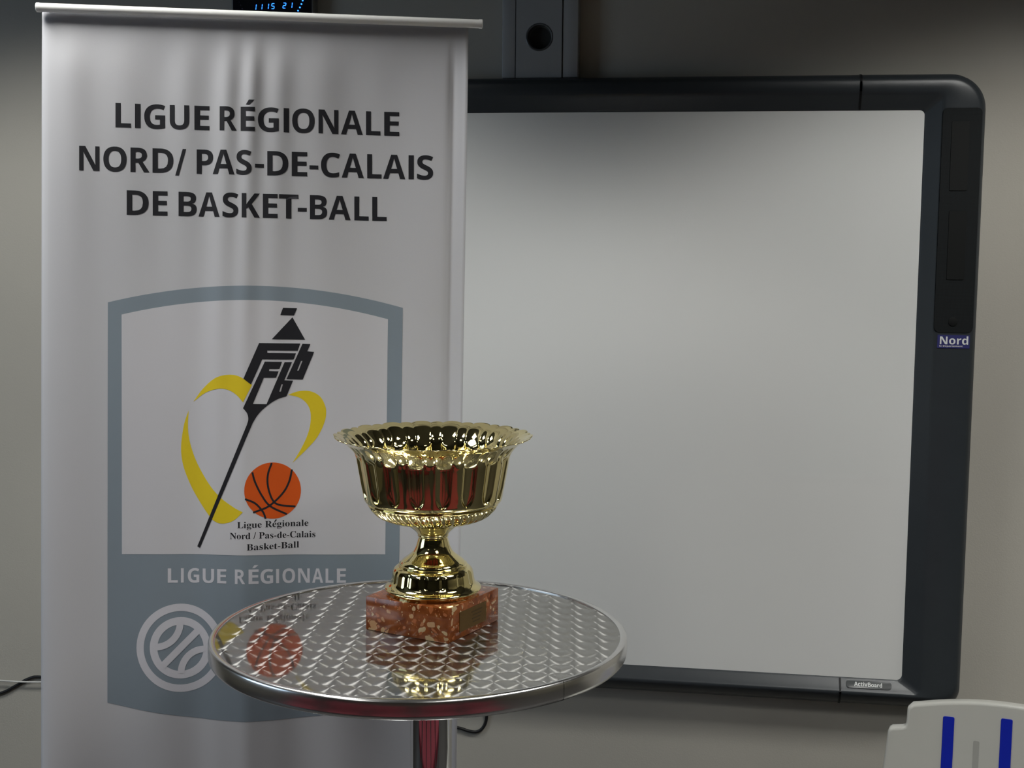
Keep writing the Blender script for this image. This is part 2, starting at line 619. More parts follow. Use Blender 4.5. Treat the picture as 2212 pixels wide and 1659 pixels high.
# nested rounded loops: (side, top, bottom outset, y, radius br, tr)
FL = [(.112, .066, .055, .0495, .040, .066), (.119, .072, .060, .030, .045, .072), (.119, .072, .058, .006, .045, .072),
      (.116, .069, .046, -.010, .042, .068), (.109, .062, .034, -.018, .036, .062), (.102, .055, .029, -.0215, .030, .056),
      (.040, .036, .0245, -.0215, .016, .016), (.034, .031, .0225, -.020, .012, .013), (.029, .027, .020, -.017, .010, .012),
      (.004, .005, .004, -.003, .012, .010), (.0, .0, .0, -.0005, .012, .010), (-.001, -.001, -.001, .002, .012, .010)]
bm = bmesh.new()
loops_mesh(bm, [[(x, y, z) for x, z in rrect(BL - s, BR + s, BB - b, BT + t, (rb, rt, rt, rb), 10)]
                for s, t, b, y, rb, rt in FL])
obj('frame', bm, 'frame', board, angle=60)


def frame_strip(x, top):
    """thin dark joint where the corner piece meets the straight frame profile"""
    bm = bmesh.new()
    rows = []
    prof = [(f[1] if top else f[2], f[3]) for f in FL[1:11]]
    for dx in (-.002, .002):
        rows.append([bm.verts.new((x + dx, y - .0022, (BT + o_ + .001) if top else (BB - o_ - .001))) for o_, y in prof])
    for k in range(len(prof) - 1):
        bm.faces.new((rows[0][k], rows[1][k], rows[1][k + 1], rows[0][k + 1]))
    bmesh.ops.solidify(bm, geom=bm.faces[:], thickness=.002)
    obj('corner_joint', bm, 'frame_dark', board)


frame_strip(-.129, True)
frame_strip(-.128, False)

# loudspeaker grille in the right upright
bm = bmesh.new()
YF = -.0215
loops_mesh(bm, [[(x, y, z) for x, z in rrect(.032 + i, .109 - i, 1.480 + i, 1.932 - i, (.012, .010, .010, .012), 5)]
                for y, i in ((YF + .001, 0), (YF - .0012, 0.0006))], False, True)
grille = obj('speaker_grille', bm, 'grille', board)
for a, b, c, d in ((.050, .085, 1.767, 1.905), (.052, .087, 1.588, 1.727)):
    bm = bmesh.new()
    loops_mesh(bm, [[(x, y, z) for x, z in rrect(a + i, b - i, c + i, d - i, (.002,) * 4, 2)]
                    for y, i in ((YF - .001, 0), (YF - .0028, 0.0004))], False, True)
    obj('speaker_cutout', bm, 'cutout', grille)
bm = bmesh.new()
lathe(bm, [(.009, 0), (.009, .0016), (.006, .0022), (0, .0022)], (0, 0, 0), 20)
bmesh.ops.transform(bm, matrix=Matrix.Translation((.069, YF - .0012, 1.503)) @ Matrix.Rotation(PI / 2, 4, 'X'), verts=bm.verts)
obj('grille_button', bm, 'cutout', grille)

# blue sticker
bm = bmesh.new()
box(bm, (.040, YF - .0010, 1.4487), (.1035, YF + .0005, 1.4755))
sticker = obj('sticker', bm, 'blue_sticker', board, smooth=False)
sticker['label'] = 'small blue label with white lettering'


def flat_text(name, s, m, parent, x0, x1, zbase, h, y, capref=0.714, offset=0.0, normal=None):
    """letters lying on a plane facing the room, fitted between x0 and x1 with cap height h"""
    bm = text2d(s, offset)
    xs = [v.co.x for v in bm.verts]
    a, b = min(xs), max(xs)
    for v in bm.verts:
        gx, gy = (v.co.x - a) / (b - a), v.co.y / capref
        if normal is None:
            v.co = Vector((x0 + gx * (x1 - x0), y, zbase + gy * h))
        else:
            v.co = Vector((x0 + gx * (x1 - x0), y + normal[0] * gy * h, zbase + normal[1] * gy * h))
    return obj(name, bm, m, parent, smooth=False)


flat_text('lettering', sans('Nord'), 'print_white', sticker, .0448, .1005, 1.4567, .0158, YF - .0016)
flat_text('lettering', sans('le D\u00e9partement').replace('\u00e9', '\U0001d5f2'), 'print_white', sticker, .0442, .0900, 1.4517, .0030, YF - .0016)

# badge on the sloping ledge below the writing surface
ledge_dir = Vector((0, -.014, -.016)).normalized()      # down the slope
ledge_n = Vector((0, -.016, .014)).normalized()
mid = Vector((0, -.0102, BB - .0118))
bm = bmesh.new()
lp = []
for off, ins in ((-.001, 0), (.0012, 0), (.0018, .0006)):
    lp.append([Vector((x, 0, 0)) + mid - ledge_dir * z + ledge_n * off
               for x, z in rrect(-.1155 + ins, -.022 - ins, -.0085 + ins, .0085 - ins, (.007, .005, .005, .007), 5)])
loops_mesh(bm, lp, False, True)
badge = obj('badge', bm, 'badge', board)
p0 = mid + ledge_n * .0022 + ledge_dir * .0040
for s, a, b in ((sans('Activ'), -.0990, -.0715), ('Board', -.0705, -.0415)):
    flat_text('lettering', s, 'print_white', badge, a, b, p0.z, .0095, p0.y, 0.70, 0.0 if s != 'Board' else 0.012,
              normal=(-ledge_dir.y, -ledge_dir.z))

# ================================================================== TRUNKING
tx0, tx1, ga, gb = -.871, -.709, -.8418, -.7425
tr = thing('cable_trunking', 'wide white plastic cable trunking running up the wall above the board', 'trunking', (-.79, 0.05, 1.9))
bm = bmesh.new()
ty = .012
for lo, hi in (((tx0, ty, 2.0025), (ga - .0008, .0495, CEIL - .001)), ((gb + .0008, ty, 2.0025), (tx1, .0495, CEIL - .001)),
               ((ga - .0008, .035, 2.0025), (gb + .0008, .0495, CEIL - .001))):
    box(bm, lo, hi, .002, 2)
obj('channel', bm, 'pvc', tr)
bm = fill2d([[(ga + .0008, 2.0025), (gb - .0008, 2.0025), (gb - .0008, CEIL - .002), (ga + .0008, CEIL - .002)],
             [(-.791 + .0255 * math.cos(k * PI / 24), 2.0866 + .0255 * math.sin(k * PI / 24)) for k in range(48)]])
for v in bm.verts:
    v.co = Vector((v.co.x, ty + .0005, v.co.y))
bmesh.ops.recalc_face_normals(bm, faces=bm.faces[:])
bmesh.ops.solidify(bm, geom=bm.faces[:], thickness=.003)
obj('cover', bm, 'pvc', tr, smooth=False)
bm = bmesh.new()
lathe(bm, [(.0295, 0), (.0292, .0022), (.0275, .0030), (.0250, .0022), (.0245, -.014), (.0225, -.0142)], (0, 0, 0), 48)
bmesh.ops.transform(bm, matrix=Matrix.Translation((-.791, ty - .0005, 2.0866)) @ Matrix.Rotation(PI / 2, 4, 'X'), verts=bm.verts)
obj('grommet', bm, 'badge', tr)
bm = bmesh.new()
box(bm, (-.791 - .0245, .0300, 2.060), (-.791 + .0245, .0340, 2.113))
obj('hole_shade_plate', bm, 'hole_shade', tr, smooth=False)  # dark plate added to give the shaded inside of the hole

# ================================================================== CLOCK
cx, cz, ch = -1.3800, 2.1990, .0925
cy = .018
ck = thing('digital_clock', 'black square wall clock with glowing blue digits and second dots', 'clock', (cx, .05, cz - ch))
bm = bmesh.new()
loops_mesh(bm, [[(cx + a, y, cz + b) for a, b in rrect(-ch + i, ch - i, -ch + i, ch - i, (.004,) * 4, 3)]
                for y, i in ((.0495, .0), (cy, .0), (cy - .001, .001), (cy - .001, .003), (cy + .001, .0032))])
obj('case', bm, 'clock_case', ck)
bm = bmesh.new()
box(bm, (cx - ch + .003, cy + .0005, cz - ch + .003), (cx + ch - .003, cy + .004, cz + ch - .003))
obj('face', bm, 'clock_face', ck, smooth=False)
SEG = {'a': ((.08, .95), (.92, .95)), 'd': ((.08, .05), (.92, .05)), 'g': ((.08, .5), (.92, .5)), 'f': ((0, .55), (0, .93)),
       'e': ((0, .07), (0, .45)), 'b': ((1, .55), (1, .93)), 'c': ((1, .07), (1, .45))}
DIG = {'1': 'bc', '5': 'afgcd', '2': 'abged'}
dz0, dh = 2.1560, .0122
for chd, dx in (('1', -1.4205), ('1', -1.4068), ('1', -1.3923), ('5', -1.3822), ('2', -1.3562), ('1', -1.3388)):
    bm = bmesh.new()
    wd = .0058
    for s in DIG[chd]:
        (x0, z0), (x1, z1) = SEG[s]
        pr = []
        for gx, gz in ((x0, z0), (x1, z1)):
            gx2 = (gx if chd != '1' else 0.5) * wd
            pr.append(Vector((dx + gx2 + gz * dh * .13, cy - .0003, dz0 + (dx + 1.38) * .03 + gz * dh)))
        tube(bm, pr, .00075, 6)
    obj('digit', bm, 'led', ck, smooth=False)
for k in range(60):
    a = PI / 2 - k * 2 * PI / 60
    bm = bmesh.new()
    bmesh.ops.create_icosphere(bm, subdivisions=1, radius=.0019,
                               matrix=Matrix.Translation((cx - .003 + .0755 * math.cos(a), cy - .0002, cz - .003 + .0755 * math.sin(a))))
    obj('second_dot', bm, 'led' if k <= 21 else 'led_off', ck)

# ================================================================== CABLES ON THE WALL
bm = bmesh.new()
tube(bm, catmull([(-2.95, .0455, .02), (-2.80, .0455, .22), (-2.50, .0455, .46), (-2.20, .0455, .535), (-2.094, .0455, .563), (-2.05, .0455, .585),
                  (-2.018, .0455, .604), (-1.985, .0455, .611), (-1.90, .0455, .600), (-1.6, .0455, .575), (-1.3, .0455, .580),
                  (-1.08, .0455, .570), (-.970, .0455, .554), (-.945, .0455, .548), (-.924, .0455, .547), (-.908, .0455, .560),
                  (-.901, .0455, .586), (-.905, .038, .63), (-.91, .034, .664), (-.91, .033, .676)], 6), .0036, 10)
tag(obj('black_cable', bm, 'black_cable'), 'thick black cable looping along the wall behind the banner', 'cable')
bm = bmesh.new()
tube(bm, catmull([(-2.95, .0385, .60), (-2.60, .0385, .603), (-2.30, .0385, .601), (-2.092, .0385, .5985), (-1.99, .0385, .6005),
                  (-1.80, .0385, .615), (-1.60, .0365, .645), (-1.55, .034, .666), (-1.545, .033, .676)], 6), .0021, 8)
tag(obj('white_cable', bm, 'white_cable'), 'thin white cable running straight along the wall behind the banner', 'cable')

# ================================================================== ROLL-UP BANNER
BO = Vector((-1.5085, -0.7607, 2.0264))
EX = Vector((0.9697, 0.2438, -0.0154))
EZ = Vector((0.0019, 0.0556, 0.9985))
EN = Vector((0.2442, -0.9682, 0.0535))
BW, BH = 0.7021, 1.955
HM = (0.7364502, -0.0002173, -0.0646544, -0.027903, 0.7465124, -0.018444, -0.0291522, -0.0183774)


def art(x, y):
    """artwork drafting units -> metres on the cloth (u from the left hem, v down from the rail)"""
    X, Y = x / 1000.0, y / 1000.0
    w = HM[6] * X + HM[7] * Y + 1.0
    return ((HM[0] * X + HM[1] * Y + HM[2]) / w, (HM[3] * X + HM[4] * Y + HM[5]) / w)


def gs(x, c, w):
    return math.exp(-((x - c) / w) ** 2)


def drape(u, v):
    """how far the cloth stands off its mean plane, towards the room"""
    fade = 0.25 + 0.75 * math.exp(-max(v, 0) / 0.42)
    start = min(1.0, max(0.0, v) / 0.10)
    start = start * start * (3 - 2 * start)
    d = 0.0
    for c, w, a in ((.300, .016, .0030), (.345, .013, .0036), (.395, .018, .0024), (.225, .025, .0026), (.470, .03, .0016), (.04, .03, .003),
                    (.12, .035, .0015), (.560, .035, .0012)):
        d += 2.0 * a * fade * gs(u, c + .012 * math.sin(v * 2.3 + c * 9), w * (1 + .5 * min(v, 1)))
    d += .0045 * math.sin(2 * PI * u / .33 + .5 + .8 * v) * (.5 + .5 * min(v / .9, 1))
    d += .0030 * math.sin(2 * PI * u / .16 + 2.0 - 1.1 * v) * min(v / 1.0, 1)
    d *= start
    if u > BW - .024:
        s = (u - (BW - .024)) / .024
        d += .008 * s * s * start
    d -= .0045 * gs(u, BW - .025, .005) * start
    if u < .016:
        s = (.016 - u) / .016
        d -= .005 * s * s
    return d


def cloth_pt(u, v, off=0.0):
    return BO + EX * u - EZ * v + EN * (drape(u, v) + off - .004)


base_mid = BO + EX * (BW / 2) - EZ * BH
banner = thing('rollup_banner', 'tall white roll-up banner with league lettering and basketball emblem behind the bar table',
               'banner', (base_mid.x, base_mid.y, 0))
bm = bmesh.new()
NU, NV = 141, 100
grid = [[bm.verts.new(cloth_pt(BW * i / (NU - 1), -.009 + (BH + .009) * j / (NV - 1))) for i in range(NU)] for j in range(NV)]
for j in range(NV - 1):
    for i in range(NU - 1):
        bm.faces.new((grid[j][i], grid[j + 1][i], grid[j + 1][i + 1], grid[j][i + 1]))
cloth = obj('banner_cloth', bm, 'cloth', banner, angle=180)
so = cloth.modifiers.new('thickness', 'SOLIDIFY')
so.thickness = .0007
so.offset = -1 if (cloth.data.polygons[0].normal.dot(EN) > 0) else 1


def print_on(bm2d, name, m, layer):
    """lay a flat (u,v) drawing on the draped cloth"""
    us = [v.co.x for v in bm2d.verts]
    vs = [v.co.y for v in bm2d.verts]
    step = BW / (NU - 1)
    for lo, hi, ax, st in ((min(us), max(us), Vector((1, 0, 0)), step), (min(vs), max(vs), Vector((0, 1, 0)), BH / (NV - 1))):
        k = math.floor(lo / st) + 1
        while k * st < hi:
            g = bm2d.verts[:] + bm2d.edges[:] + bm2d.faces[:]
            bmesh.ops.bisect_plane(bm2d, geom=g, dist=1e-7, plane_co=ax * (k * st), plane_no=ax)
            k += 1
    for v in bm2d.verts:
        v.co = cloth_pt(v.co.x, v.co.y, .0003 + .0002 * layer)
    bm2d.normal_update()
    flip = [f for f in bm2d.faces if f.normal.dot(EN) < 0]
    bmesh.ops.reverse_faces(bm2d, faces=flip)
    return obj(name, bm2d, m, cloth, angle=180)


def drawn(name, outlines, m, layer):
    return print_on(fill2d([[art(*p) for p in o] for o in outlines]), name, m, layer)


def zz(ox, oy, s):
    return lambda pts: [(ox + x / s, oy + y / s) for x, y in pts]


# headline
S1 = 2.087


def row_from(s, spec):
    return [(c, a / S1, b / S1) for c, (a, b) in zip(s, spec)]


bm = bmesh.new()
letter_row(bm, row_from('LIGUER\u00c9GIONALE', [(520, 590), (607, 632), (648, 742), (763, 852), (875, 943), (990, 1068), (1085, 1150), (1163, 1257),
                                             (1279, 1303), (1317, 1418), (1436, 1525), (1537, 1635), (1650, 1715), (1732, 1800)]),
           ((249, 274.5), (862, 293)), ((249, 222), (862, 241.5)), art)
print_on(bm, 'headline_lettering', 'ink_black', 0)
bm = bmesh.new()
letter_row(bm, row_from('NORD/PAS-DE-CALAIS', [(358, 448), (465, 570), (587, 672), (685, 780), (788, 838), (885, 960), (958, 1057), (1065, 1135), (1150, 1190),
                                               (1205, 1300), (1315, 1385), (1395, 1435), (1447, 1533), (1540, 1640), (1655, 1720), (1727, 1827), (1842, 1866), (1880, 1953)]),
           ((171.5, 368), (936, 388)), ((171.5, 315), (936, 336)), art)
print_on(bm, 'headline_lettering', 'ink_black', 0)
bm = bmesh.new()
letter_row(bm, row_from('DEBASKET-BALL', [(570, 668), (686, 753), (803, 885), (893, 990), (1003, 1075), (1090, 1172), (1185, 1252), (1258, 1345), (1342, 1383),
                                          (1397, 1475), (1482, 1580), (1597, 1662), (1678, 1743)]),
           ((273, 463.5), (835, 477)), ((273, 410.5), (835, 425.5)), art)
print_on(bm, 'headline_lettering', 'ink_black', 0)


# shield
def arc_pts(u0, u1, v_end, v_mid, n=40):
    return [(u0 + (u1 - u0) * k / n, v_end + (v_mid - v_end) * (1 - (2 * k / n - 1) ** 2)) for k in range(n + 1)]


so_ = arc_pts(.1083, .5985, .4714, .4389) + list(reversed(arc_pts(.1083, .5985, 1.1497, 1.1812)))
a = art(262, 679); b = art(838, 690); c_ = art(832, 1199); d_ = art(262, 1198); pk = art(545, 648)
si_ = arc_pts(a[0], b[0], (a[1] + b[1]) / 2, pk[1]) + [(c_[0], c_[1]), (d_[0], d_[1])]
print_on(fill2d([so_]), 'shield', 'ink_slate' if False else 'ink_grey', 0)
print_on(fill2d([si_]), 'shield_field', 'cloth_white', 1)

Z4 = zz(360, 640, 2.765)
Z5 = zz(500, 640, 5.927)


def sm(pts, sub=6):
    return [(p.x, p.y) for p in catmull([(x, y, 0) for x, y in pts], sub)]


drawn('heart_stroke', [Z4(sm([(155, 632), (215, 552), (290, 488), (370, 468), (440, 480), (512, 528)]) + sm([(458, 632), (420, 590), (370, 560), (310, 552), (230, 577), (155, 632)]))], 'ink_yellow', 2)
drawn('heart_stroke', [Z4(sm([(128, 682), (100, 770), (83, 900), (95, 1010), (140, 1130), (190, 1220), (240, 1295), (283, 1342), (335, 1357), (400, 1338), (457, 1287)]) +
                          sm([(457, 1287), (400, 1258), (320, 1200), (250, 1120), (180, 1000), (140, 890), (124, 790), (128, 682)])[1:-1])], 'ink_yellow', 2)
drawn('heart_stroke', [Z4(sm([(725, 588), (790, 567), (860, 568), (915, 598), (945, 650), (952, 700), (940, 760), (900, 840), (840, 910), (750, 997)]) +
                          sm([(750, 997), (800, 915), (840, 830), (858, 760), (858, 690), (835, 640), (790, 605), (725, 588)])[1:-1])], 'ink_yellow', 2)
drawn('emblem_flag', [Z5([(660, 147), (838, 152), (800, 245), (625, 240)])], 'ink_black', 3)
drawn('emblem_roof', [Z5([(780, 268), (942, 556), (517, 549)])], 'ink_black', 3)
drawn('emblem_letter', [Z5([(355, 597), (880, 605), (848, 697), (458, 692), (458, 722), (825, 730), (795, 810), (395, 806), (253, 1128), (157, 1053)])], 'ink_black', 3)
drawn('emblem_letter', [Z5([(908, 608), (1010, 612), (970, 705), (1058, 712), (912, 1066), (703, 1060)]), Z5([(888, 828), (908, 828), (858, 952), (840, 952)])], 'ink_black', 3)
drawn('emblem_spear', [Z5([(428, 835), (648, 838), (615, 930), (485, 930), (483, 955), (605, 960), (572, 1042), (415, 1042), (277, 1377), (450, 1380),
                           (680, 842), (775, 842), (677, 1075), (788, 1080)] + sm([(703, 1282), (600, 1312), (500, 1370), (400, 1450), (330, 1530), (275, 1620)], 5)) +
                       [(431.2, 1184.3), (425.1, 1181.4)] + Z5(sm([(202, 1640), (220, 1570), (203, 1495), (152, 1430)], 5)),
                       Z5([(640, 1127), (658, 1127), (632, 1220), (612, 1220)])], 'ink_black', 3)
drawn('printed_basketball', [[(589 + 60.8 * math.cos(k * PI / 32), 1059.5 + 60.8 * math.sin(k * PI / 32)) for k in range(64)]], 'ink_orange', 2)


def stroke2d(pts, w):
    P = [Vector((x, y)) for x, y in pts]
    L, R = [], []
    for i, p in enumerate(P):
        t = (P[min(i + 1, len(P) - 1)] - P[max(i - 1, 0)]).normalized()
        nn = Vector((-t.y, t.x)) * w / 2
        L.append(tuple(p + nn)); R.append(tuple(p - nn))
    return L + R[::-1]


for ln in ([(513, 1050), (530, 1110), (570, 1190), (620, 1253), (718, 1303)], [(628, 995), (606, 1060), (605, 1130), (630, 1210), (670, 1245), (768, 1257)],
           [(748, 1035), (730, 1110), (690, 1180), (610, 1253), (518, 1290)], [(470, 1208), (530, 1235), (575, 1285), (592, 1328)]):
    drawn('ball_seam', [stroke2d(Z4(sm(ln)), 4.2)], 'ink_black', 3)

# small serif caption
bm = bmesh.new()
for s, x0, x1, b0, b1, cap in (('Ligue R\u00e9gionale', 513, 666, 1140, 1136.5, 13.6), ('Nord / Pas-de-Calais', 497, 681, 1163.7, 1161, 13.6), ('Basket-Ball', 533.6, 645.7, 1188, 1183.5, 13.6)):
    t = text2d(serif(s.replace('\u00e9', 'e')))
    xs = [v.co.x for v in t.verts]
    a, b = min(xs), max(xs)
    t.verts.index_update()
    k = {}
    for v in t.verts:
        gx = (v.co.x - a) / (b - a)
        k[v.index] = bm.verts.new(art(x0 + gx * (x1 - x0), b0 + (b1 - b0) * gx - v.co.y / .68 * cap) + (0,))
    for f in t.faces:
        try:
            bm.faces.new([k[v.index] for v in f.verts])
        except ValueError:
            pass
    t.free()
    if '\u00e9' in s:
        q = [bm.verts.new(art(x, y) + (0,)) for x, y in ((592.2, 1127.2), (594.2, 1127.6), (598.5, 1122.6), (595.2, 1121.6))]
        bm.faces.new(q)
print_on(bm, 'caption_lettering', 'ink_black', 2)
# pale lettering on the slate field
bm = bmesh.new()
letter_row(bm, list(zip('LIGUER\u00c9GIONALE', (361.3, 389.6, 404.3, 437, 469, 508, 537.6, 563, 596.4, 610, 643.4, 674, 703, 727.5),
                        (382.8, 395.7, 429.4, 462.3, 489, 530, 559, 590, 602.7, 637, 668.7, 697.7, 720, 747))),
           ((361, 1260), (747, 1260)), ((361, 1229), (747, 1229)), art)
print_on(bm, 'shield_lettering', 'ink_pale', 1)
# round ball badge
RC = (389, 1401)


def circ(r, n=72, c=RC):
    return [(c[0] + r * math.cos(k * 2 * PI / n), c[1] + r * math.sin(k * 2 * PI / n)) for k in range(n)]


drawn('badge_ring', [circ(95.5), circ(79.5)], 'ink_pale', 1)
drawn('badge_ring', [circ(66.5), circ(50)], 'ink_pale', 1)
drawn('badge_band', [stroke2d([(RC[0] - 38, RC[1] + 38), (RC[0] + 38, RC[1] - 38)], 14.5)], 'ink_pale', 2)
for sg in (-1, 1):
    cc = (RC[0] + sg * 54, RC[1] + sg * 55)
    arc = []
    for k in range(41):
        th = (PI / 4 if sg < 0 else PI / 4 + PI) + (k / 40 - .5) * 1.75
        q = (cc[0] + 53 * math.cos(th), cc[1] + 53 * math.sin(th))
        if math.hypot(q[0] - RC[0], q[1] - RC[1]) < 56:
            arc.append(q)
    drawn('badge_band', [stroke2d(arc, 14.5)], 'ink_pale', 2)

# rail, pole, base
bm = bmesh.new()
ra, rb = BO - EX * .0035 + EZ * .0078 + EN * .006, BO + EX * .7235 + EZ * .0078 + EN * .006
ring = []
for end in (ra, rb):
    ring.append([bm.verts.new(end + EN * (.0085 * math.cos(t)) + EZ * (.0072 * math.sin(t))) for t in [k * PI / 10 for k in range(20)]])
for k in range(20):
    bm.faces.new((ring[0][k], ring[0][(k + 1) % 20], ring[1][(k + 1) % 20], ring[1][k]))
bm.faces.new(ring[0][::-1]); bm.faces.new(ring[1])
bmesh.ops.recalc_face_normals(bm, faces=bm.faces[:])
rail = obj('top_rail', bm, 'rail', banner)
for end, s in ((ra, -1), (rb, 1)):
    bm = bmesh.new()
    rr = [[bm.verts.new(end + EX * (s * e) + EN * (q * .0090 * math.cos(t)) + EZ * (q * .0077 * math.sin(t))) for t in [k * PI / 10 for k in range(20)]]
          for e, q in ((-.004, 1), (.001, 1), (.002, .85))]
    for a_, b_ in zip(rr, rr[1:]):
        for k in range(20):
            bm.faces.new((a_[k], a_[(k + 1) % 20], b_[(k + 1) % 20], b_[k]))
    bm.faces.new(rr[0]); bm.faces.new(rr[-1])
    bmesh.ops.recalc_face_normals(bm, faces=bm.faces[:])
    obj('end_cap', bm, 'rail', rail)
bm = bmesh.new()
pm = BO + EX * (BW / 2) - EN * .02
tube(bm, [pm - EZ * (BH - .005), pm - EZ * 1.0, pm - EZ * .0, pm + EN * .012 + EZ * .004], .007, 14)
obj('support_pole', bm, 'alu', banner)
bm = bmesh.new()
rot = Matrix.Rotation(math.atan2(EX.y, EX.x), 4, 'Z')
box(bm, (-.375, -.05, .012), (.375, .05, base_mid.z + .012), .012, 3, Matrix.Translation((base_mid.x, base_mid.y, 0)) @ rot)
obj('base_cassette', bm, 'alu', banner)
for s in (-.26, .26):
    bm = bmesh.new()
    box(bm, (s - .02, -.16, 0), (s + .02, .16, .012), .003, 2, Matrix.Translation((base_mid.x, base_mid.y, 0)) @ rot)
    obj('foot', bm, 'alu', banner)

# ================================================================== BAR TABLE
TC = Vector((-.8145, -1.0115, 0))
TZ = 1.0997
table = thing('bar_table', 'tall round bar table with swirl-brushed steel top on a chrome column', 'table', TC)
bm = bmesh.new()
lathe(bm, [(0, TZ - .0025), (.20, TZ - .0025), (.2915, TZ - .0025), (.2915, TZ - .018), (0, TZ - .018)], TC, 128)
obj('table_top', bm, 'swirl', table)
bm = bmesh.new()
pr = [(.2905, -.0045), (.2905, -.0010), (.2915, -.0002), (.2940, .0004), (.2975, .0), (.2995, -.0015), (.3003, -.004), (.3005, -.010), (.3005, -.020), (.2998, -.0240), (.2975, -.0265), (.2890, -.0268), (.2885, -.0255)]
sa = math.radians(-38.9)
lathe(bm, [(r, TZ + z) for r, z in pr], TC, 256, None, sa + .003, sa + 2 * PI)
obj('rim', bm, 'rim', table)
bm = bmesh.new()
lathe(bm, [(.2885, TZ - .003), (.2996, TZ - .003), (.2996, TZ - .0255), (.2885, TZ - .0255)], TC, 2, None, sa - .003, sa + .007)
obj('rim_seam', bm, 'frame_dark', table)
PC = TC + Vector((.0165, .004, 0))
bm = bmesh.new()
lathe(bm, [(0, TZ - .0185), (.13, TZ - .0185), (.13, TZ - .0245), (.05, TZ - .032), (0, TZ - .032)], PC, 64)
obj('mounting_plate', bm, 'black_steel', table)
bm = bmesh.new()
lathe(bm, [(.0305, .03), (.0305, TZ - .030)], PC, 64)
obj('column', bm, 'chrome', table)
bm = bmesh.new()
lathe(bm, [(0, 0), (.20, 0), (.203, .004), (.200, .010), (.15, .018), (.06, .028), (.045, .036), (.038, .045), (.030, .046)], PC, 96)
obj('foot_plate', bm, 'chrome', table)

# ================================================================== TROPHY
TP = Vector((-.8030, -.9735, TZ - .0025))
trophy = thing('trophy_cup', 'shiny gold fluted trophy bowl on a red-brown marble block', 'trophy', TP)
MA = math.radians(-20.5)
MR = Matrix.Translation(TP) @ Matrix.Rotation(MA, 4, 'Z')
HS, MH = .0708, .0500
bm = bmesh.new()
box(bm, (-HS, -HS, 0), (HS, HS, MH), .0016, 2, MR)
obj('marble_base', bm, 'marble', trophy, angle=30)
bm = bmesh.new()
box(bm, (HS - .0003, -HS + .030, .0095), (HS + .0010, -HS + .1045, .0385), .0003, 1, MR)
plaque = obj('plaque', bm, 'brass', trophy, smooth=False)
plaque['label'] = 'small dull brass plaque'
for zq, l0, l1 in ((.0315, .062, .092), (.0265, .066, .090), (.0215, .064, .088), (.0165, .066, .086)):
    bm = bmesh.new()
    box(bm, (HS + .0008, -HS + l0, zq - .0009), (HS + .0012, -HS + l1, zq + .0009), 0, 1, MR)
    obj('engraved_line', bm, 'engrave', plaque, smooth=False)


def prof_smooth(pts, sub=5):
    return [(p.x, p.y) for p in catmull([(r, z, 0) for r, z in pts], sub)]


def sst(a, b, x):
    t = min(1, max(0, (x - a) / (b - a)))
    return t * t * (3 - 2 * t)


# foot: bell-shaped with soft panels
NF = 14


def foot_fn(r, z, th):
    k = sst(.066, .070, z) * (1 - sst(.084, .088, z))
    ph = (th * NF / (2 * PI)) % 1.0
    g = math.exp(-((ph - .5) / .13) ** 2)
    return r - .0016 * k * g, z, th


bm = bmesh.new()
fp = [(.060, .0500), (.0655, .0500), (.0660, .0535)] + prof_smooth([(.0662, .0540), (.0700, .0555), (.0711, .0575), (.0700, .0595), (.0660, .0620), (.0628, .0655), (.0612, .0705), (.0602, .0765), (.0588, .0825),
                                                                    (.0560, .0870), (.0520, .0897)], 5) + \
    prof_smooth([(.0505, .0898), (.0500, .0910), (.0505, .0922), (.0498, .0932), (.0480, .0934)], 4) + \
    prof_smooth([(.0478, .0940), (.0470, .0958), (.0440, .0990), (.0385, .1030), (.0325, .1080), (.0285, .1125), (.0250, .1195), (.0230, .1265), (.0215, .1315)], 5) + \
    prof_smooth([(.0208, .1318), (.0206, .1335), (.0210, .1345)], 3)
lathe(bm, fp, TP, 168, foot_fn)
obj('cup_foot', bm, 'gold', trophy, angle=35)

bm = bmesh.new()
cp = prof_smooth([(.0203, .1335), (.0222, .1342), (.0228, .1356), (.0226, .1368), (.0236, .1390), (.0265, .1422), (.0310, .1460), (.0360, .1497), (.0405, .1530)], 5)
lathe(bm, cp, TP, 120)
obj('collar', bm, 'gold', trophy)

# bowl: twisted gadroons below, U-shaped flutes on the wall, scalloped flaring lip
NL = 18
NG = 40


def hump(x, w):
    return math.sqrt(max(0.0, 1 - (x / w) ** 2))


def bowl_fn(r, z, th):
    # twisted gadroons round the underside
    if .1535 < z < .186:
        k = sst(.1545, .160, z) * (1 - sst(.1795, .1835, z))
        a = th * NG / 2 + (z - .155) * 60
        r += .0034 * k * (abs(math.sin(a)) - .5)
    if z > .185:
        ph = (th * NL / (2 * PI)) % 1.0 - .5
        # U-shaped scooped flutes
        zb = .212
        w = .30 * (1.0 if z > zb else math.sqrt(max(0.0, 1 - ((zb - z) / .0185) ** 2)))
        if w > .02:
            g = max(0.0, 1 - (ph / w) ** 2)
            r -= .0040 * g ** .8 * (1 - sst(.250, .262, z))
        # lip: one broad and one narrow lobe per flute
        f = sst(.248, .268, z)
        q = ph if abs(ph) < .31 else (ph - .5 if ph > 0 else ph + .5)
        h = hump(q, .315) if abs(ph) < .31 else .75 * hump(q, .195)
        r += f * .0050 * (h - .62)
        z += sst(.260, .283, z) * .0030 * (h - .62)
    return r, z, th


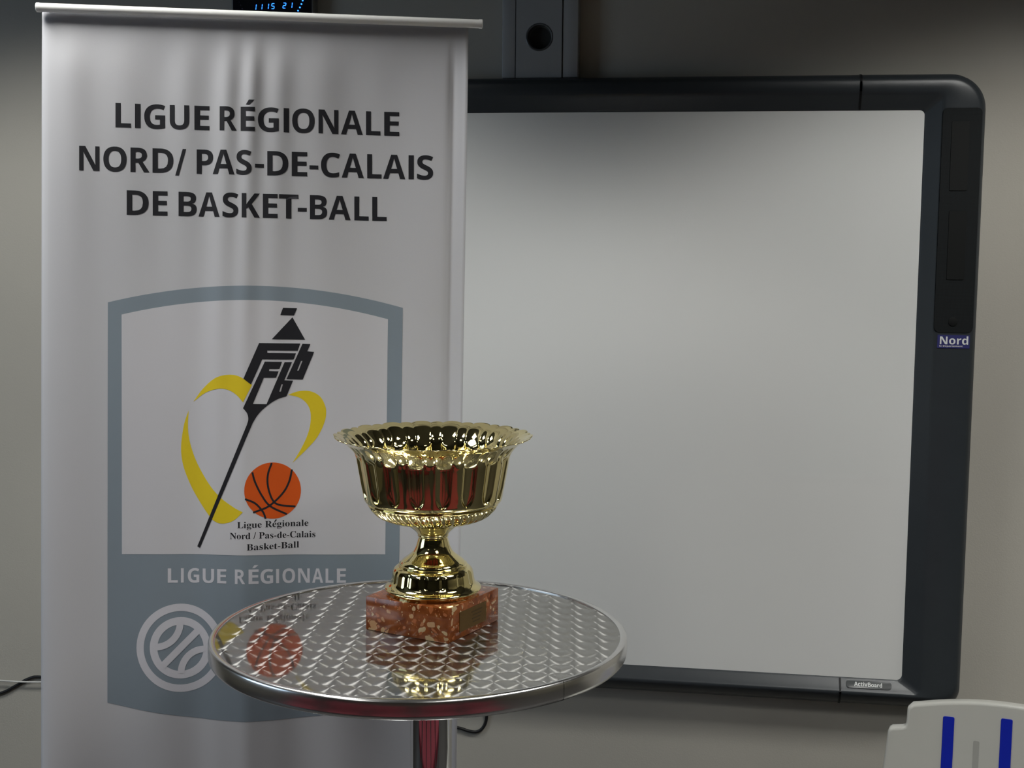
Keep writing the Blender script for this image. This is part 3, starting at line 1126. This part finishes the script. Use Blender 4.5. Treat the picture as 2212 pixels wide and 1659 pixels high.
outer = prof_smooth([(.0385, .1530), (.0450, .1545), (.0522, .1562), (.0630, .1590), (.0735, .1625), (.0810, .1668), (.0862, .1715), (.0905, .1765), (.0932, .1815)], 6) + \
    prof_smooth([(.0942, .1822), (.0955, .1826), (.0960, .1836), (.0952, .1845)], 3) + \
    prof_smooth([(.0950, .1848), (.0975, .1862), (.0998, .1882), (.1014, .1925), (.1030, .2010), (.1055, .2137), (.1082, .2290), (.1108, .2440), (.1122, .2520), (.1140, .2584), (.1172, .2640), (.1220, .2691), (.1275, .2737), (.1335, .2773),
                 (.1395, .2802), (.1428, .2818)], 7)
lip = prof_smooth([(.1431, .2822), (.1432, .2829), (.1427, .2833), (.1420, .2830)], 2)
inner = [(r - .0012, z + .0016) for r, z in reversed(outer) if z > .190 and r < .142]
inner += [(.098, .1885), (.090, .183), (.06, .181), (0, .180)]
bm = bmesh.new()
lathe(bm, outer + lip + inner, TP, 720, bowl_fn)
obj('bowl', bm, 'gold', trophy, angle=75)

# ================================================================== WHITE CHAIR AT THE WALL
CP = Vector((.1382, -.3781, 0))
CA = -.2173
chair = thing('plastic_chair', 'white plastic chair with blue inlaid stripes in its backrest, below the whiteboard', 'chair', CP, CA)
ORG[chair] = Vector((0, 0, 0))


def back_z(s):
    return .83 - .71 * s * s


top = [(s, back_z(s)) for s in [(-.1735 + .347 * k / 30) for k in range(31)]]
top[0] = (top[0][0], top[0][1] - .006); top[1] = (top[1][0] - .003, top[1][1])
top[-1] = (top[-1][0], top[-1][1] - .006); top[-2] = (top[-2][0] + .003, top[-2][1])
outl = top + [(.1745, .776), (.1765, .770), (.182, .7675), (.200, .7650), (.2045, .762), (.2065, .757), (.2075, .745), (.2150, .66), (.2180, .56), (.210, .48),
              (-.210, .48), (-.2180, .56), (-.2150, .66), (-.2075, .745), (-.2065, .757), (-.2045, .762), (-.200, .7650), (-.182, .7675), (-.1765, .770), (-.1745, .776)]


def bar(x0, x1, z0, z1, r=.003):
    return rrect(x0, x1, z0, z1, (r,) * 4, 3)


cd = bpy.data.curves.new('tmp', 'CURVE')
cd.dimensions = '2D'; cd.fill_mode = 'BOTH'
cd.extrude = .006; cd.bevel_depth = .0055; cd.bevel_resolution = 3; cd.offset = -.0055
holes = [bar(-.1100, -.0900, .56, .7965), bar(-.0100, .0100, .56, .8050), bar(.0900, .1100, .56, .7965)]
slots = [bar(-.0555, -.0450, .58, .7580, .002), bar(.0450, .0555, .58, .7580, .002)]
s_ = cd.splines.new('POLY'); s_.points.add(len(outl) - 1)
for q, p in zip(s_.points, outl):
    q.co = (p[0], p[1], 0, 1)
s_.use_cyclic_u = True
bm = curve_to_bm(cd)
bpy.data.curves.remove(cd)


def bend(v, off=0.0):
    """flat back pattern (s, z, depth) -> dished, slightly raked backrest"""
    s, z, d = v
    return Vector((s, d + off - .25 * s * s + .12 * (z - .83), z))


for k in range(-10, 11):
    bmesh.ops.bisect_plane(bm, geom=bm.verts[:] + bm.edges[:] + bm.faces[:], dist=1e-6, plane_co=(k * .0215, 0, 0), plane_no=(1, 0, 0))
for v in bm.verts:
    v.co = bend((v.co.x, v.co.y, -v.co.z))
bmesh.ops.recalc_face_normals(bm, faces=bm.faces[:])
obj('backrest', bm, 'white_plastic', chair, angle=50)
for h_ in holes:
    bm = bmesh.new()
    loops_mesh(bm, [[bend((x + (.0005 if x < cxm else -.0005) * k, z, dd)) for x, z in h_] for cxm, k, dd in
                    ((sum(p[0] for p in h_) / len(h_), 0, -.006), (sum(p[0] for p in h_) / len(h_), 0, -.0125), (sum(p[0] for p in h_) / len(h_), 1, -.0132))], False, True)
    st = obj('blue_stripe', bm, 'blue_plastic', chair, smooth=False)
for h_ in slots:
    bm = bmesh.new()
    loops_mesh(bm, [[bend((x, z, dd)) for x, z in h_] for dd in (-.006, -.0120)], False, True)
    obj('slot_shade', bm, 'groove_shade', chair, smooth=False)  # flat strip, slot shade painted by the darker colour
bm = bmesh.new()
loops_mesh(bm, [[(x, y, z) for x, y in rrect(-.21 + i, .21 - i, -.46 + i, -.02 - i, (.05,) * 4, 6)] for z, i in ((.425, .008), (.43, 0), (.445, 0), (.45, .006))], True, True)
obj('seat', bm, 'white_plastic', chair, angle=50)
for sx in (-1, 1):
    bm = bmesh.new()
    tube(bm, [(sx * .175, -.42, .43), (sx * .20, -.45, .0)], [.020, .014], 14)
    obj('leg', bm, 'white_plastic', chair)
    bm = bmesh.new()
    tube(bm, [(sx * .185, -.035, .50), (sx * .185, -.035, .43), (sx * .205, .02, .0)], [.018, .020, .014], 14)
    obj('leg', bm, 'white_plastic', chair)


# ================================================================== UNSEEN RED CHAIRS ADDED FOR REFLECTIONS
def red_chair():  # added, unseen: stand-ins for the red mirrored in cup, column and rim
    t = thing('unseen_red_chair', 'unseen dark red chair added for the red reflections in the trophy', 'chair', (0, 0, 0), 0, 'unseen red chairs added for reflections')
    bm = bmesh.new()
    loops_mesh(bm, [[(x, y, z) for x, y in rrect(-.23 + i, .23 - i, -.22 + i, .23 - i, (.05,) * 4, 6)] for z, i in ((.41, .01), (.42, 0), (.46, 0), (.475, .02))], True, True)
    obj('seat', bm, 'red_fabric', t)
    bm = bmesh.new()
    loops_mesh(bm, [[(x, y - .10 * (z - .5), z) for x, z in rrect(-.22 + i, .22 - i, .52 + i, .86 - i, (.05,) * 4, 6)] for y, i in ((-.25, .01), (-.24, 0), (-.21, 0), (-.20, .015))], True, True)
    obj('backrest', bm, 'red_fabric', t)
    for sx in (-1, 1):
        bm = bmesh.new()
        tube(bm, [(sx * .20, .19, .41), (sx * .21, .21, 0)], .011, 10)
        obj('leg', bm, 'black_steel', t)
        bm = bmesh.new()
        tube(bm, [(sx * .20, -.28, .80), (sx * .20, -.235, .50), (sx * .20, -.20, .41), (sx * .21, -.23, 0)], .011, 10)
        obj('leg', bm, 'black_steel', t)
    return t


def copy_tree(o, parent=None):
    c = o.copy()
    COL.objects.link(c)
    c.parent = parent
    for chd in o.children:
        copy_tree(chd, c)
    return c


rc = red_chair()
spots = [(-1.92, -2.05, -.45), (-1.36, -2.24, -.25), (-.82, -2.32, -.05), (-.28, -2.27, .15), (.25, -2.10, .38),
         (-1.95, -3.15, -.1), (-1.38, -3.20, 0), (.30, -3.20, 0), (.88, -3.15, .1)]
for i, (x, y, a) in enumerate(spots):
    o = rc if i == 0 else copy_tree(rc)
    o.location = (x, y, 0)
    o.rotation_euler = (0, 0, a)
    o['label'] = 'added unseen red chair, %s from the window in the row %s the bar table' % (
        ('first', 'second', 'third', 'fourth', 'fifth')[i % 5], 'closest to' if i < 5 else 'farther from')
